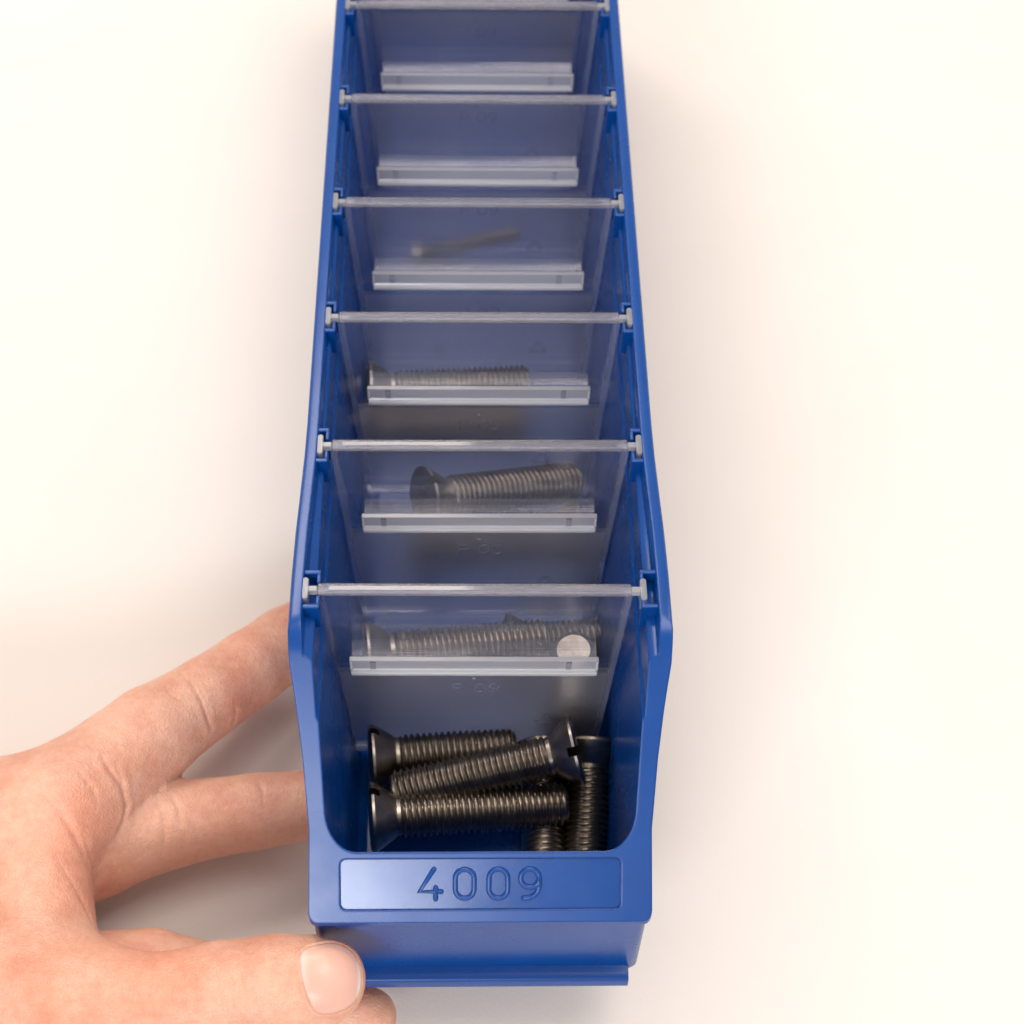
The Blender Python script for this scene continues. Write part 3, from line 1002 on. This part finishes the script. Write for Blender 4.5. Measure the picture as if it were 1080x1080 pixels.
    for pl, dep, w in creases:
        P3 = []
        for (x0, y0), (x1, y1) in zip(pl[:-1], pl[1:]):
            for k in range(8):
                t = k / 8
                h, nn = hit(x0 + (x1 - x0) * t, y0 + (y1 - y0) * t)
                if h is not None:
                    P3.append(tuple(h))
        if len(P3) < 3:
            continue
        P3 = np.array(P3); m = len(P3)
        lo_, hi_ = P3.min(0) - 5, P3.max(0) + 5
        sel = np.where(np.all((co > lo_) & (co < hi_), 1))[0]
        dd = np.linalg.norm(co[sel][:, None, :] - P3[None], axis=2)
        j = dd.argmin(1); dmin = dd[np.arange(len(sel)), j]
        fade = np.sin(np.pi * np.clip((j + 0.5) / m, 0.06, 0.94)) ** 0.6
        disp[sel] += 0.75 * dep * fade * (np.exp(-(dmin / (0.75 * w)) ** 2) - 0.25 * np.exp(-((dmin - 2.2 * w) / (1.1 * w)) ** 2))
    co2 = co - no * disp[:, None]
    # nail bed: sink the skin a little inside the nail outline so that folds stand proud round it
    nail_px = [(318, 1006), (325, 1000), (338, 996.5), (352, 995.5), (362, 998.5), (371, 1005), (377, 1014), (380, 1026), (380, 1040), (376, 1053), (368, 1061.5),
               (357, 1066.5), (345, 1069), (334, 1067), (328, 1059), (323, 1045), (319.5, 1030), (317.5, 1016)]
    ring3 = []
    for i in range(len(nail_px)):
        (x0, y0), (x1, y1) = nail_px[i], nail_px[(i + 1) % len(nail_px)]
        for k in range(6):
            h, nn = hit(x0 + (x1 - x0) * k / 6, y0 + (y1 - y0) * k / 6)
            if h is not None:
                ring3.append(tuple(h))
    ring3 = np.array(ring3); ctr = ring3.mean(0)
    sel = np.where(np.linalg.norm(co - ctr, axis=1) < 16)[0]
    dd = np.linalg.norm(co[sel][:, None, :] - ring3[None], axis=2); j = dd.argmin(1); dm = dd.min(1)
    outside = np.linalg.norm(co[sel] - ctr, axis=1) > np.linalg.norm(ring3[j] - ctr, axis=1)
    co2[sel] += no[sel] * np.where(outside, 0.50 * np.exp(-((dm - 0.7) / 0.7) ** 2), -0.35 * np.clip(dm / 0.8, 0, 1))[:, None]
    me.vertices.foreach_set('co', (co2 * MM).ravel())
    me.update()
    bvh = BVHTree.FromPolygons([Vector(c) for c in co2], polys.tolist())
    hand = link_mesh('hand', me, skin_mat())
    hand.matrix_basis = BIN.copy()
    hand['label'] = 'light skinned left hand holding up the front of the blue bin, thumb on its corner'
    hand['category'] = 'hand'
    # thumbnail: a shell laid over the flesh, following its curve
    cx = sum(p[0] for p in nail_px) / len(nail_px); cy = sum(p[1] for p in nail_px) / len(nail_px)
    dense = []
    for i in range(len(nail_px)):
        p0, p1, p2, p3 = [nail_px[(i + k - 1) % len(nail_px)] for k in range(4)]
        for k in range(4):
            t = k / 4
            dense.append(tuple(0.5 * ((2 * p1[q]) + (-p0[q] + p2[q]) * t + (2 * p0[q] - 5 * p1[q] + 4 * p2[q] - p3[q]) * t * t + (-p0[q] + 3 * p1[q] - 3 * p2[q] + p3[q]) * t ** 3) for q in (0, 1)))
    rings = 14
    m = len(dense)
    NV, NF, al = [], [], []
    h0, n0 = hit(cx, cy)
    NV.append(h0 + n0 * 0.30); al.append(0.5)
    for r in range(1, rings + 1):
        s = r / rings
        for x, y in dense:
            qx, qy = cx + (x - cx) * s, cy + (y - cy) * s
            h, nn = hit(qx, qy)
            off = 0.30 - 0.55 * max(0, (s - 0.80) / 0.20) ** 2
            NV.append(h + nn * off); al.append((qx - 317) / 64.0)
    for k in range(m):
        NF.append((0, 1 + k, 1 + (k + 1) % m))
    for r in range(rings - 1):
        for k in range(m):
            a = 1 + r * m + k; b = 1 + r * m + (k + 1) % m
            NF.append((a, a + m, b + m, b))
    nm = mesh_from('nail', NV, NF, True)
    at_ = nm.attributes.new('along', 'FLOAT', 'POINT')
    at_.data.foreach_set('value', al)
    no_ = link_mesh('nail', nm, nail_mat(), hand)
    sm = no_.modifiers.new('thick', 'SOLIDIFY'); sm.thickness = 0.0004; sm.offset = -1


# ------------------------------------------------------------------ light, camera
def area(name, loc, target, sx, sy, power, col):
    L = bpy.data.lights.new(name, 'AREA')
    L.shape = 'RECTANGLE'; L.size = sx; L.size_y = sy; L.energy = power; L.color = col
    o = bpy.data.objects.new(name, L); COL.objects.link(o)
    o.location = loc
    o.rotation_euler = (Vector(target) - Vector(loc)).to_track_quat('-Z', 'Y').to_euler()
    return o


def build_light():
    w = bpy.data.worlds.new('World'); scene.world = w; w.use_nodes = True
    bg = w.node_tree.nodes['Background']
    bg.inputs[0].default_value = (1.0, 0.94, 0.885, 1); bg.inputs[1].default_value = 0.62
    area('ceiling_lamp_back', (-0.42, 1.18, 1.35), (-0.42, 0.9, 0.0), 0.84, 0.4, 14, (1.0, 0.90, 0.80))
    area('ceiling_lamp_key', (0.30, 0.35, 1.5), (0.0, 0.1, 0.05), 0.8, 0.8, 12, (1.0, 0.91, 0.83))
    area('ceiling_lamp_right', (1.3, 0.1, 1.15), (0.05, 0.1, 0.05), 1.2, 1.2, 3, (1.0, 0.92, 0.89))
    area('window_behind', (-0.46, -1.4, 0.97), (0, 0.1, 0.05), 0.84, 0.30, 17, (0.95, 0.96, 1.0))


def build_camera():
    cam = bpy.data.cameras.new('camera')
    o = bpy.data.objects.new('camera', cam); COL.objects.link(o)
    R = Matrix((right, up, -fwd)).transposed().to_4x4()
    o.matrix_basis = BIN @ Matrix.Translation(CAM * MM) @ R
    cam.sensor_width = 36; cam.lens = F / 1080 * 36
    cam.clip_start = 0.02; cam.clip_end = 50
    cam.dof.use_dof = True
    cam.dof.focus_distance = 0.448
    cam.dof.aperture_fstop = 19
    scene.camera = o


build_bin()
build_dividers()
build_screws()
build_hand()
build_light()
build_camera()

scene.render.engine = 'CYCLES'
c = scene.cycles
c.use_denoising = True
c.max_bounces = 24; c.transmission_bounces = 20; c.transparent_max_bounces = 40; c.glossy_bounces = 6; c.diffuse_bounces = 5
c.sample_clamp_indirect = 6
vs_ = scene.view_settings
vs_.view_transform = 'Standard'; vs_.look = 'None'; vs_.exposure = 0; vs_.gamma = 1
try:
    vs_.use_curve_mapping = False
except Exception:
    pass
